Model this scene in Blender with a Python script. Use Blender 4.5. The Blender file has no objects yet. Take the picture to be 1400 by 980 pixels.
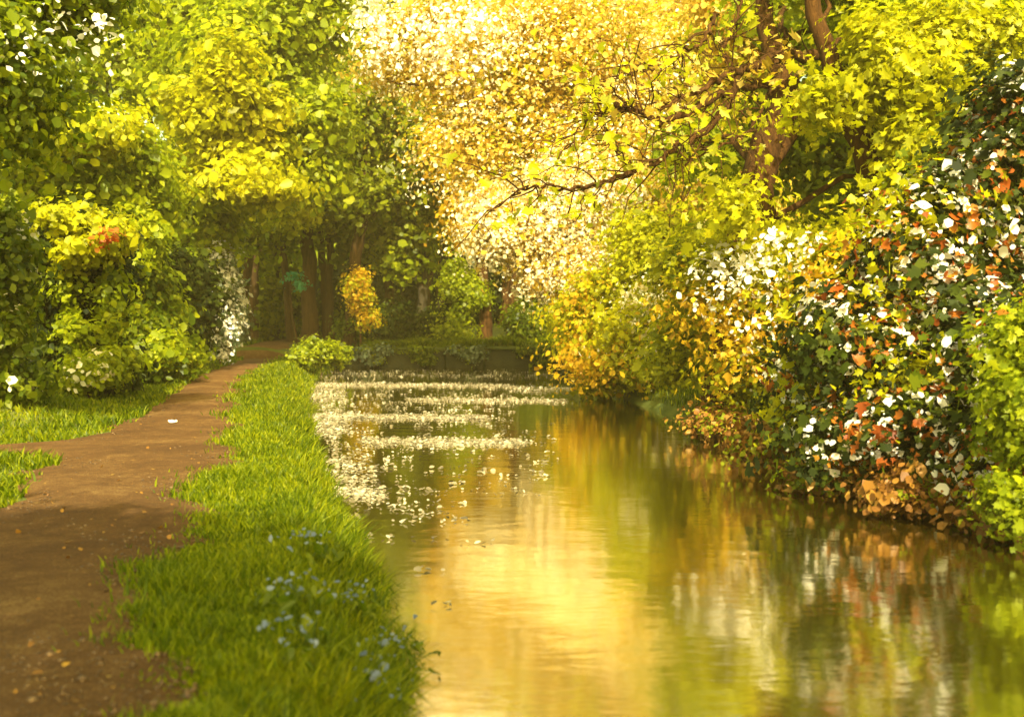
import bpy, math
import numpy as np
from mathutils import Vector

RNG = np.random.default_rng(7)
SC = bpy.context.scene
COL = SC.collection

# ------------------------------------------------------------------ camera
W0, H0, F0 = 1400.0, 980.0, 1555.0
CAM = np.array([0.0, 0.0, 1.7])
PITCH = math.atan((490 - 440) / F0)
cd = bpy.data.cameras.new('camera'); cam = bpy.data.objects.new('camera', cd); COL.objects.link(cam)
cd.sensor_width = 36; cd.lens = 36 * F0 / W0; cd.clip_end = 5000; cd.clip_start = 0.05
cam.location = CAM; cam.rotation_euler = (math.pi / 2 - PITCH, 0, 0)
cd.dof.use_dof = True; cd.dof.focus_distance = 19; cd.dof.aperture_fstop = 1.5
SC.camera = cam
cp, sp = math.cos(PITCH), math.sin(PITCH)


def P(px, py, Y):
    """world point at forward distance Y that the photo shows at (px, py)"""
    u = (px - W0 / 2) / F0; v = (H0 / 2 - py) / F0
    d = np.array([u, cp + v * sp, -sp + v * cp])
    return CAM + d * (Y / d[1])


def S(Y):
    return Y / F0            # metres per photo pixel at distance Y


# ------------------------------------------------------------------ helpers
def tag(o, label=None, cat=None, group=None, kind=None):
    if label: o['label'] = label
    if cat: o['category'] = cat
    if group: o['group'] = group
    if kind: o['kind'] = kind
    return o


def empty(name, loc, label, cat, group=None):
    o = bpy.data.objects.new(name, None); COL.objects.link(o)
    o.location = tuple(float(c) for c in loc); o.empty_display_size = .2
    return tag(o, label, cat, group)


def link(name, me, mat, parent=None):
    o = bpy.data.objects.new(name, me); COL.objects.link(o)
    if mat: me.materials.append(mat)
    if parent: o.parent = parent
    return o


def mesh_np(name, V, loops, starts, totals, smooth=False):
    me = bpy.data.meshes.new(name)
    me.vertices.add(len(V)); me.vertices.foreach_set('co', np.ascontiguousarray(V, dtype=np.float32).ravel())
    me.loops.add(len(loops)); me.loops.foreach_set('vertex_index', np.ascontiguousarray(loops, dtype=np.int32))
    me.polygons.add(len(starts))
    me.polygons.foreach_set('loop_start', np.ascontiguousarray(starts, dtype=np.int32))
    me.polygons.foreach_set('loop_total', np.ascontiguousarray(totals, dtype=np.int32))
    if smooth: me.polygons.foreach_set('use_smooth', np.ones(len(starts), dtype=bool))
    me.update(calc_edges=True); me.validate()
    return me


def quads_mesh(name, V, Q, smooth=False):
    Q = np.asarray(Q, dtype=np.int32)
    k = Q.shape[1]
    return mesh_np(name, V, Q.ravel(), np.arange(len(Q)) * k, np.full(len(Q), k), smooth)


def norm(a):
    return a / np.maximum(np.linalg.norm(a, axis=-1, keepdims=True), 1e-9)


LEAF6 = np.array([[0, -.5, 0], [-.40, -.22, .07], [-.36, .2, .09], [0, .55, -.05], [.36, .2, .09], [.40, -.22, .07]])
LEAF4 = np.array([[0, -.5, 0], [-.42, -.02, .08], [0, .52, 0], [.42, -.02, .08]])


_h = [(.24, -.40, .03), (.50, -.16, .08), (.27, -.05, .05), (.44, .22, .07), (.15, .22, .03)]
LEAF12 = np.array([(0, -.5, 0)] + [(-x, y, z) for x, y, z in _h] + [(0, .58, -.06)] + [(x, y, z) for x, y, z in _h[::-1]])


def leaf_mesh(name, pos, nrm, size, rng, detail=True, off=(0, 0, 0), slim=1.0):
    n = len(pos)
    t = rng.normal(size=(n, 3)); t[:, 2] -= .5
    nrm = norm(nrm); t = norm(t - (t * nrm).sum(1, keepdims=True) * nrm); b = np.cross(nrm, t)
    T = LEAF12 if detail == 2 else (LEAF6 if detail else LEAF4)
    k = len(T)
    L = T[None] * (1 + rng.normal(scale=.16, size=(n, k, 1))) * np.array([1, 1, 1.0]) * (.85 + .3 * rng.random((n, 1, 3)))
    L[:, :, 2] += (rng.random((n, 1)) - .3) * .5 * (L[:, :, 1] ** 2)
    s = size * np.clip(np.exp(rng.normal(scale=.42, size=(n, 1))), .35, 2.1)
    Vx = (L[:, :, 0:1] * slim * b[:, None] + L[:, :, 1:2] * t[:, None] + L[:, :, 2:3] * nrm[:, None]) * s[:, :, None] + pos[:, None]
    V = Vx.reshape(-1, 3) - np.asarray(off)
    base = (np.arange(n) * k)[:, None]
    if detail == 2:
        Q = np.concatenate([base + [[0, 1, 2, 3, 4, 5, 6]], base + [[0, 6, 7, 8, 9, 10, 11]]], 1).reshape(-1, 7)
    elif detail:
        Q = np.concatenate([base + [[0, 1, 2, 3]], base + [[0, 3, 4, 5]]], 1).reshape(-1, 4)
    else:
        Q = base + [[0, 1, 2, 3]]
    return quads_mesh(name, V, Q)


def irregular(ells, rng):
    out = []
    for c, r in ells:
        out.append((c, r * .72))
        for _ in range(7):
            d = norm(rng.normal(size=3)); f = rng.uniform(.28, .55)
            out.append((c + d * r * rng.uniform(.5, .85), r * f * rng.uniform(.8, 1.25, size=3)))
    return out


def puff_points(ells, n, puff_r, rng, per=90, hollow=.45, flat=.7, ragged=1.0, pre=False, wseed=0, outer=None):
    """leaf positions in clumps spread through ellipsoids [(centre, radii)]; returns pos, normal, puff centres"""
    R0 = np.mean([r.mean() for c, r in ells]); ells = ells if pre else irregular(ells, rng)
    vol = np.array([np.prod(r) ** (2 / 3) for c, r in ells]); vol /= vol.sum()
    npf = max(6, n // per)
    which = rng.choice(len(ells), size=npf, p=vol)
    C = np.array([c for c, r in ells])[which]; R = np.array([r for c, r in ells])[which]
    d = norm(rng.normal(size=(npf, 3)))
    rad = (hollow ** 3 + (1 - hollow ** 3) * rng.random((npf, 1))) ** (1 / 3)
    rad = rad * (1 + ragged * rng.normal(scale=.10, size=(npf, 1)))
    pc = C + d * R * rad
    pr = puff_r * rng.uniform(.5, 1.5, size=npf)
    wts = pr ** 2; wts /= wts.sum()
    idx = rng.choice(npf, size=n, p=wts)
    g = rng.normal(size=(n, 3)) * .62
    g[:, 2] *= flat
    pos = pc[idx] + g * pr[idx][:, None]
    loose = rng.random(n) < .28
    k = int(loose.sum())
    if k:
        w2 = rng.choice(len(ells), size=k, p=vol)
        C2 = np.array([c for c, r in ells])[w2]; R2 = np.array([r for c, r in ells])[w2]
        pos[loose] = C2 + norm(rng.normal(size=(k, 3))) * R2 * (.35 + .75 * rng.random((k, 1)) ** .6)
    if outer is not None:
        ok = np.ones(n, bool)
        for c, r in outer: ok &= (((pos - c) / (r * .97)) ** 2).sum(1) > 1
        pos, g = pos[ok], g[ok]; idx = idx[ok]; n = len(pos)
    wr_ = np.random.default_rng(wseed + 1000)
    for fr in (1.7, 3.9):
        kk = norm(wr_.normal(size=(3, 3))) * fr / R0; ph = wr_.uniform(0, 6.3, 3)
        pos = pos + np.sin(pos @ kk.T + ph) * np.array([1, 1, .8]) * R0 * .26 / fr
    nr = .6 * d[idx] + .5 * norm(rng.normal(size=(n, 3))) * 1.3 + np.array([0, 0, .45]) + .4 * g
    return pos, nr, pc


def tube_geo(pts, radii, sides=8, rng=None, wob=0.0):
    pts = np.asarray(pts, float); n = len(pts)
    tan = np.gradient(pts, axis=0); tan = norm(tan)
    ref = np.array([0, 0, 1.0]) if abs(tan[0, 2]) < .8 else np.array([1.0, 0, 0])
    a = norm(np.cross(tan, ref)); b = np.cross(tan, a)
    ang = np.linspace(0, 2 * math.pi, sides, endpoint=False)
    r = np.asarray(radii, float)[:, None] * np.ones((n, sides))
    if rng is not None and wob: r = r * (1 + rng.normal(scale=wob, size=(n, sides)))
    V = pts[:, None] + r[:, :, None] * (np.cos(ang)[None, :, None] * a[:, None] + np.sin(ang)[None, :, None] * b[:, None])
    V = V.reshape(-1, 3)
    i = np.arange(n - 1)[:, None] * sides; j = np.arange(sides)[None]; j2 = (j + 1) % sides
    Q = np.stack([i + j, i + j2, i + sides + j2, i + sides + j], -1).reshape(-1, 4)
    return V, Q


def smooth_path(pts, m=12, rng=None, jit=0.0):
    pts = np.asarray(pts, float)
    if len(pts) == 2: pts = np.array([pts[0], (pts[0] + pts[1]) / 2, pts[1]])
    t = np.linspace(0, len(pts) - 1, m); out = []
    for u in t:
        i = min(int(u), len(pts) - 2); f = u - i
        p0 = pts[max(i - 1, 0)]; p1 = pts[i]; p2 = pts[i + 1]; p3 = pts[min(i + 2, len(pts) - 1)]
        out.append(.5 * (2 * p1 + (p2 - p0) * f + (2 * p0 - 5 * p1 + 4 * p2 - p3) * f * f + (3 * p1 - p0 - 3 * p2 + p3) * f ** 3))
    out = np.array(out)
    if rng is not None and jit: out[1:-1] += rng.normal(scale=jit, size=(m - 2, 3))
    return out


def tubes(name, specs, mat, parent, off, sides=7, rng=None, wob=.06):
    VV, QQ, k = [], [], 0
    for pts, rad in specs:
        V, Q = tube_geo(pts, rad, sides, rng, wob); VV.append(V); QQ.append(Q + k); k += len(V)
    me = quads_mesh(name, np.concatenate(VV) - np.asarray(off), np.concatenate(QQ), True)
    return link(name, me, mat, parent)


# ------------------------------------------------------------------ materials
def new_mat(name):
    m = bpy.data.materials.new(name); m.use_nodes = True
    nt = m.node_tree; nt.nodes.clear()
    return m, nt, nt.nodes.new('ShaderNodeOutputMaterial')


def ramp(nt, cols, fac, interp='LINEAR'):
    r = nt.nodes.new('ShaderNodeValToRGB'); cr = r.color_ramp; cr.interpolation = interp
    while len(cr.elements) < len(cols): cr.elements.new(.5)
    for e, i in zip(cr.elements, range(len(cols))):
        e.position = i / max(1, len(cols) - (0 if interp == 'CONSTANT' else 1)); e.color = (*cols[i], 1)
    nt.links.new(fac, r.inputs[0]); return r.outputs[0]


def noise(nt, scale, detail=4, rough=.6, coord='Object', vec=None, stretch=None):
    n = nt.nodes.new('ShaderNodeTexNoise'); n.inputs['Scale'].default_value = scale
    n.inputs['Detail'].default_value = detail; n.inputs['Roughness'].default_value = rough
    if vec is None:
        tc = nt.nodes.new('ShaderNodeTexCoord'); vec = tc.outputs[coord]
    if stretch:
        mp = nt.nodes.new('ShaderNodeMapping'); mp.inputs['Scale'].default_value = stretch
        nt.links.new(vec, mp.inputs[0]); vec = mp.outputs[0]
    nt.links.new(vec, n.inputs[0]); return n.outputs[0]


def math_(nt, op, a, b):
    m = nt.nodes.new('ShaderNodeMath'); m.operation = op
    for i, x in enumerate((a, b)):
        if isinstance(x, (int, float)): m.inputs[i].default_value = x
        else: nt.links.new(x, m.inputs[i])
    return m.outputs[0]


def leaf_mat(name, cols, trans=.58, gloss=.25, rough=.45, tint=(1.35, 1.35, .4)):
    m, nt, out = new_mat(name)
    g = nt.nodes.new('ShaderNodeNewGeometry')
    nz = noise(nt, .7, 2, .5)
    f = math_(nt, 'ADD', math_(nt, 'MULTIPLY', g.outputs['Random Per Island'], .75), math_(nt, 'MULTIPLY', math_(nt, 'SUBTRACT', nz, .35), .8))
    c = ramp(nt, cols, f)
    p = nt.nodes.new('ShaderNodeBsdfPrincipled'); nt.links.new(c, p.inputs['Base Color'])
    p.inputs['Roughness'].default_value = rough; p.inputs['Specular IOR Level'].default_value = gloss
    t = nt.nodes.new('ShaderNodeBsdfTranslucent')
    mx = nt.nodes.new('ShaderNodeMix'); mx.data_type = 'RGBA'; mx.blend_type = 'MULTIPLY'; mx.inputs[0].default_value = 1
    nt.links.new(c, mx.inputs[6]); mx.inputs[7].default_value = (*tint, 1)
    nt.links.new(mx.outputs[2], t.inputs[0])
    ms = nt.nodes.new('ShaderNodeMixShader'); ms.inputs[0].default_value = trans
    nt.links.new(p.outputs[0], ms.inputs[1]); nt.links.new(t.outputs[0], ms.inputs[2]); nt.links.new(ms.outputs[0], out.inputs[0])
    return m


def solid_mat(name, cols, scale=3, rough=.85, bump=.4, bscale=25, stretch=None, spec=.3):
    m, nt, out = new_mat(name)
    p = nt.nodes.new('ShaderNodeBsdfPrincipled'); p.inputs['Roughness'].default_value = rough
    p.inputs['Specular IOR Level'].default_value = spec
    a = noise(nt, scale, 6, .65, stretch=stretch); b = noise(nt, bscale, 5, .7, stretch=stretch)
    f = math_(nt, 'ADD', math_(nt, 'MULTIPLY', math_(nt, 'SUBTRACT', a, .25), 1.5), math_(nt, 'MULTIPLY', math_(nt, 'SUBTRACT', b, .5), .5))
    nt.links.new(ramp(nt, cols, f), p.inputs['Base Color'])
    if bump:
        bp = nt.nodes.new('ShaderNodeBump'); bp.inputs['Strength'].default_value = bump; bp.inputs['Distance'].default_value = .07
        nt.links.new(b, bp.inputs['Height']); nt.links.new(bp.outputs[0], p.inputs['Normal'])
    nt.links.new(p.outputs[0], out.inputs[0]); return m


M = {}
M['olive'] = leaf_mat('olive_leaves', [(0.050, 0.070, 0.0021), (0.120, 0.151, 0.0035), (0.200, 0.227, 0.0042), (0.300, 0.313, 0.0056)])
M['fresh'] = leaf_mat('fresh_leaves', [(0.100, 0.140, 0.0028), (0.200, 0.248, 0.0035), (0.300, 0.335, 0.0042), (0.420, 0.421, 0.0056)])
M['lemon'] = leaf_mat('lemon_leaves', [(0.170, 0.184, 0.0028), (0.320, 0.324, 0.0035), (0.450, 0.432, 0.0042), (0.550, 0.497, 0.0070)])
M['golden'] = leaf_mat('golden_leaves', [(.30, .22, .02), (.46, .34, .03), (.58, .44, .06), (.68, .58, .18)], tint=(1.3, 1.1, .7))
M['dark'] = leaf_mat('dark_evergreen_and_shade_leaves', [(.005, .009, .001), (.014, .023, .001), (.032, .046, .002), (.08, .095, .004)], trans=.3, gloss=.12, rough=.6)  # also used where shade is put into the leaf colour
M['mid'] = leaf_mat('mid_green_leaves', [(0.040, 0.065, 0.0021), (0.090, 0.130, 0.0028), (0.160, 0.194, 0.0035), (0.240, 0.259, 0.0056)])
M['rust'] = leaf_mat('rusty_young_leaves', [(.22, .05, .01), (.40, .11, .012), (.50, .20, .02), (.45, .30, .03)], tint=(1.3, .9, .6))
M['amber'] = leaf_mat('amber_leaves', [(.36, .20, .01), (.52, .32, .012), (.60, .40, .015), (.62, .47, .02)])
M['ivy'] = leaf_mat('grey_green_ivy_leaves', [(.04, .06, .02), (.08, .11, .04), (.14, .18, .09), (.2, .24, .14)], trans=.3, gloss=.5)
M['teal'] = leaf_mat('blue_green_leaves', [(.05, .22, .10), (.10, .35, .18), (.2, .45, .25)], tint=(1, 1.2, 1))
M['cream'] = leaf_mat('cream_blossom', [(.62, .52, .24), (.75, .68, .40), (.82, .78, .55), (.85, .82, .66)], tint=(1.1, 1.0, .8), trans=.45)
M['white'] = leaf_mat('white_blossom', [(.70, .66, .50), (.80, .78, .66), (.85, .83, .74)], tint=(1.05, 1, .85), trans=.35)
M['drift'] = leaf_mat('drift_fleck', [(.08, .065, .03), (.17, .14, .07), (.32, .28, .17), (.60, .55, .38)], tint=(1.0, 1, .85), trans=.3)
M['blue'] = leaf_mat('blue_petals', [(.12, .17, .30), (.20, .26, .42), (.30, .36, .48)], tint=(1, 1, 1))
M['deadleaf'] = leaf_mat('russet_dead_leaves', [(.10, .04, .008), (.20, .09, .014), (.30, .15, .02), (.36, .22, .03)], trans=.3, tint=(1.2, 1, .7))
M['grass'] = leaf_mat('grass_blades', [(.03, .058, .0007), (.085, .125, .001), (.18, .215, .002), (.30, .30, .003)], trans=.5, gloss=.15, tint=(1.2, 1.2, .5))
M['bark'] = solid_mat('brown_bark', [(.02, .012, .005), (.08, .045, .016), (.18, .10, .03)], 3.5, .95, 1.0, 11, stretch=(3, 3, .45), spec=.1)
M['redbark'] = solid_mat('red_brown_bark', [(.015, .007, .0025), (.085, .038, .009), (.21, .105, .022)], 3.5, .95, 1.0, 11, stretch=(3, 3, .45), spec=.1)
M['darkbark'] = solid_mat('dark_bark', [(.02, .016, .008), (.05, .038, .015), (.10, .075, .03)], 2.5, .9, .8, 14, stretch=(3, 3, .6))

# ------------------------------------------------------------------ terrain
LEFT = np.array([(1.2, -10), (.55, 0), (-.25, 3), (-.60, 5.2), (-.62, 7.2), (-1.30, 10.2), (-2.7, 16.3), (-3.55, 20.4), (-5.3, 29.7), (-7.1, 41), (-8.0, 47), (-7.9, 52.0)])
RIGHT = np.array([(70, 52.0), (70, 46.5), (2.6, 46.5), (2.2, 43), (2.6, 35), (3.1, 28), (3.9, 20.4), (4.1, 15.5), (5.1, 11.3), (5.8, 7.5), (6.3, 0), (6.6, -10)])
CANAL = np.concatenate([LEFT, RIGHT])
PR = np.array([(-.6, -4), (-1.1, 2.5), (-1.55, 4.9), (-2.44, 8.26), (-3.0, 11), (-3.54, 14.7), (-5.4, 22), (-7.85, 33), (-10.7, 53), (-12.7, 66), (-14, 85)])
PL = np.array([(-5.5, -4), (-5.0, 2.5), (-4.7, 6), (-4.65, 10.2), (-5.4, 13.2), (-6.3, 16), (-6.4, 18.9), (-7.6, 25), (-9.7, 35), (-12.4, 53), (-14.4, 66), (-15.6, 85)])
WATER_Z = -.40


def path_edges(y):
    l = np.interp(y, PL[:, 1], PL[:, 0]) + .17 * np.sin(y * 1.9) + .10 * np.sin(y * 4.7 + 1) + .05 * np.sin(y * 11.3)
    r = np.interp(y, PR[:, 1], PR[:, 0]) + .16 * np.sin(y * 1.4 + 1) + .10 * np.sin(y * 3.9) + .06 * np.sin(y * 10.1 + 2)
    return l - 1.0 * np.exp(-((y - 14.9) / .8) ** 2), r



def seg_dist(X, Y, poly, closed=True):
    d = np.full(X.shape, 1e9); n = len(poly)
    for i in range(n if closed else n - 1):
        a = poly[i]; b = poly[(i + 1) % n]; ab = b - a
        t = np.clip(((X - a[0]) * ab[0] + (Y - a[1]) * ab[1]) / (ab @ ab), 0, 1)
        d = np.minimum(d, np.hypot(X - a[0] - t * ab[0], Y - a[1] - t * ab[1]))
    return d


def inside(X, Y, poly):
    c = np.zeros(X.shape, bool); n = len(poly); j = n - 1
    for i in range(n):
        xi, yi = poly[i]; xj, yj = poly[j]
        if yi != yj:
            c ^= ((yi > Y) != (yj > Y)) & (X < (xj - xi) * (Y - yi) / (yj - yi) + xi)
        j = i
    return c


def sstep(a, b, x):
    t = np.clip((x - a) / (b - a), 0, 1); return t * t * (3 - 2 * t)


def height(X, Y):
    X = np.asarray(X, float); Y = np.asarray(Y, float)
    d = seg_dist(X, Y, CANAL); d = np.where(inside(X, Y, CANAL), -d, d)
    pl = np.interp(Y, PL[:, 1], PL[:, 0]); pr = np.interp(Y, PR[:, 1], PR[:, 0])
    left = X < np.interp(Y, LEFT[:, 1], LEFT[:, 0]) + .5
    bank = -.5 + .5 * sstep(-.05, .75, d)
    dl = pl - .5 - X                                   # beyond the path's left edge
    up = np.where(dl > 0, 1.0 * sstep(0, 4, dl) + .5 * sstep(4, 40, dl), 0) * np.where(left, 1, 0)
    verge = np.where((X > pr + .6) & (d > .5) & left, .10 * sstep(0, .6, X - pr - .6) * sstep(.3, 1.0, d), 0)
    far = (Y > 51.9) & (X > -8)
    r = np.where(left & (Y < 52), 0, .55 * sstep(.3, 4, d))
    nz = .06 * np.sin(X * .9 + 1.3) * np.sin(Y * .7) + .03 * np.sin(X * 2.3 + Y * 1.7)
    onpath = (X > pl - .5) & (X < pr + .6)
    nz = np.where(onpath | (d < .6), 0, nz * sstep(.6, 2, d))
    h = bank + up + verge + r + nz
    h = np.where(far, .55 * np.ones_like(h) + .04 * np.minimum(np.maximum(Y - 54, 0), 30) + np.where(Y < 52.3, -.05, 0), h)
    h = np.where(far & (X < -8 + 3), np.where(X < -8, h, h * sstep(-8, -5, X) + (1 - sstep(-8, -5, X)) * .05), h)
    return np.where(d < 0, np.maximum(-1.4, -.5 + d * 1.6), h)


def hz(x, y): return float(height(np.array([x]), np.array([y]))[0])


def axis(dense, lo, hi, far):
    mid = np.arange(lo, hi, dense)
    g = np.geomspace(dense * 2, far, 26)
    return np.concatenate([(lo - g)[::-1], mid, hi + g])


xs = axis(.3, -26, 14, 900); ys = axis(.4, -4, 62, 1500)
ys = np.sort(np.concatenate([ys, [51.95, 52.05]]))
GX, GY = np.meshgrid(xs, ys); GZ = height(GX, GY)
nx, ny = len(xs), len(ys)
ii = (np.arange(ny - 1)[:, None] * nx + np.arange(nx - 1)[None]).ravel()
M['soil'] = solid_mat('grassy_soil', [(.035, .05, .004), (.07, .09, .006), (.12, .13, .01), (.10, .07, .02)], .8, .95, .6, 18)
g = link('ground', quads_mesh('ground', np.stack([GX, GY, GZ], -1).reshape(-1, 3), np.stack([ii, ii + 1, ii + nx + 1, ii + nx], -1), True), M['soil'])
tag(g, kind='structure')

# towpath: a sheet 2 cm above the flat strip of ground
yy = np.arange(-3.5, 84, .35); V = []
l, r = path_edges(yy); l = l - .2; r = r + .2
K = 9
for k in range(K):
    f = k / (K - 1); x = l * (1 - f) + r * f
    z = np.maximum(height(x, yy), 0) + .02 + .03 * math.sin(math.pi * f) + .012 * np.sin(yy * 2.1 + k) - (.03 if k in (0, K - 1) else 0)
    V.append(np.stack([x, yy, z], -1))
V = np.stack(V, 1); n = len(yy)
ii = (np.arange(n - 1)[:, None] * K + np.arange(K - 1)[None]).ravel()
m, nt, out = new_mat('trodden_earth')
p = nt.nodes.new('ShaderNodeBsdfPrincipled'); p.inputs['Roughness'].default_value = .92; p.inputs['Specular IOR Level'].default_value = .2
a = noise(nt, .55, 6, .7); b = noise(nt, 7, 8, .8); c = noise(nt, 55, 5, .8)
f = math_(nt, 'ADD', math_(nt, 'MULTIPLY', a, .9), math_(nt, 'MULTIPLY', b, .55)); f = math_(nt, 'ADD', math_(nt, 'SUBTRACT', f, .45), math_(nt, 'MULTIPLY', math_(nt, 'SUBTRACT', c, .5), 1.0))
nt.links.new(ramp(nt, [(.05, .020, .003), (.14, .066, .014), (.40, .25, .08), (.62, .47, .25)], f), p.inputs['Base Color'])
bp = nt.nodes.new('ShaderNodeBump'); bp.inputs['Strength'].default_value = 1.0; bp.inputs['Distance'].default_value = .07
nt.links.new(math_(nt, 'ADD', b, math_(nt, 'MULTIPLY', c, .5)), bp.inputs['Height']); nt.links.new(bp.outputs[0], p.inputs['Normal'])
nt.links.new(p.outputs[0], out.inputs[0]); M['path'] = m
tag(link('towpath', quads_mesh('towpath', V.reshape(-1, 3), np.stack([ii, ii + 1, ii + K + 1, ii + K], -1), True), m), kind='structure')

# water
m, nt, out = new_mat('canal_water')
p = nt.nodes.new('ShaderNodeBsdfPrincipled'); p.inputs['Base Color'].default_value = (.055, .040, .0015, 1)
p.inputs['Roughness'].default_value = .035; p.inputs['IOR'].default_value = 2.0
tc = nt.nodes.new('ShaderNodeTexCoord')
w1 = noise(nt, 1.1, 3, .5, vec=tc.outputs['Object'], stretch=(1, 1.6, 1)); w2 = noise(nt, 7, 3, .6, vec=tc.outputs['Object'], stretch=(1, 1.8, 1))
bp = nt.nodes.new('ShaderNodeBump'); bp.inputs['Strength'].default_value = .15; bp.inputs['Distance'].default_value = .05
nt.links.new(math_(nt, 'ADD', w1, math_(nt, 'MULTIPLY', w2, .16)), bp.inputs['Height']); nt.links.new(bp.outputs[0], p.inputs['Normal'])
gl = nt.nodes.new('ShaderNodeBsdfGlossy'); gl.inputs['Roughness'].default_value = .085; gl.inputs['Color'].default_value = (1, .96, .84, 1)
nt.links.new(bp.outputs[0], gl.inputs['Normal']); ms = nt.nodes.new('ShaderNodeMixShader'); ms.inputs[0].default_value = .76
nt.links.new(p.outputs[0], ms.inputs[1]); nt.links.new(gl.outputs[0], ms.inputs[2]); nt.links.new(ms.outputs[0], out.inputs[0])
V = np.array([(-9.5, -12, WATER_Z), (72, -12, WATER_Z), (72, 52.2, WATER_Z), (-9.5, 52.2, WATER_Z)])
tag(link('canal_water', quads_mesh('canal_water', V, [[0, 1, 2, 3]]), m), kind='structure')

# ------------------------------------------------------------------ far bank wall
M['stone'] = solid_mat('mossy_stone', [(.006, .008, .0015), (.016, .018, .004), (.028, .028, .007), (.022, .030, .003)], 1.4, .9, .7, 11)
M['coping'] = solid_mat('mossy_coping', [(.02, .03, .003), (.045, .06, .004), (.07, .07, .01)], 2, .9, .7, 14)


def box_geo(x0, x1, y0, y1, z0, z1, rng, jit=.015, nseg=4):
    xs_ = np.linspace(x0, x1, nseg); V, Q = [], []
    for i, x in enumerate(xs_):
        for (y, z) in ((y0, z0), (y1, z0), (y1, z1), (y0, z1)):
            e = jit if i not in (0, nseg - 1) else jit * .4
            V.append((x, y + rng.normal(scale=e), z + rng.normal(scale=e)))
    for i in range(nseg - 1):
        for k in range(4):
            a, b_ = i * 4 + k, i * 4 + (k + 1) % 4; Q.append((a, b_, b_ + 4, a + 4))
    Q.append((3, 2, 1, 0)); e = (nseg - 1) * 4; Q.append((e, e + 1, e + 2, e + 3))
    return np.array(V), Q


wr = np.random.default_rng(3)
wall = empty('canal_wall', (-3, 51.8, WATER_Z), 'low mossy stone wall across the end of the water', 'wall')
x = -8.1
while x < 16:
    w = wr.uniform(1.6, 3.4); top = .42 + wr.normal(scale=.025)
    V, Q = box_geo(x, x + w - .06, 51.55 + wr.normal(scale=.03), 52.4, -1.2, top, wr)
    link('wall_panel', quads_mesh('wall_panel', V - np.array(wall.location), Q), M['stone'], wall)
    V, Q = box_geo(x - .02, x + w - .05, 51.47, 52.5, top + .004, top + .15, wr, .02)
    link('coping', quads_mesh('coping', V - np.array(wall.location), Q), M['coping'], wall)
    x += w

# ------------------------------------------------------------------ trees and shrubs
def ell(px, py, rx, ry, Y, dr=None):
    s = S(Y); return (P(px, py, Y), np.array([rx * s, dr if dr else (rx + ry) / 2 * s * .9, ry * s]))


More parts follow.
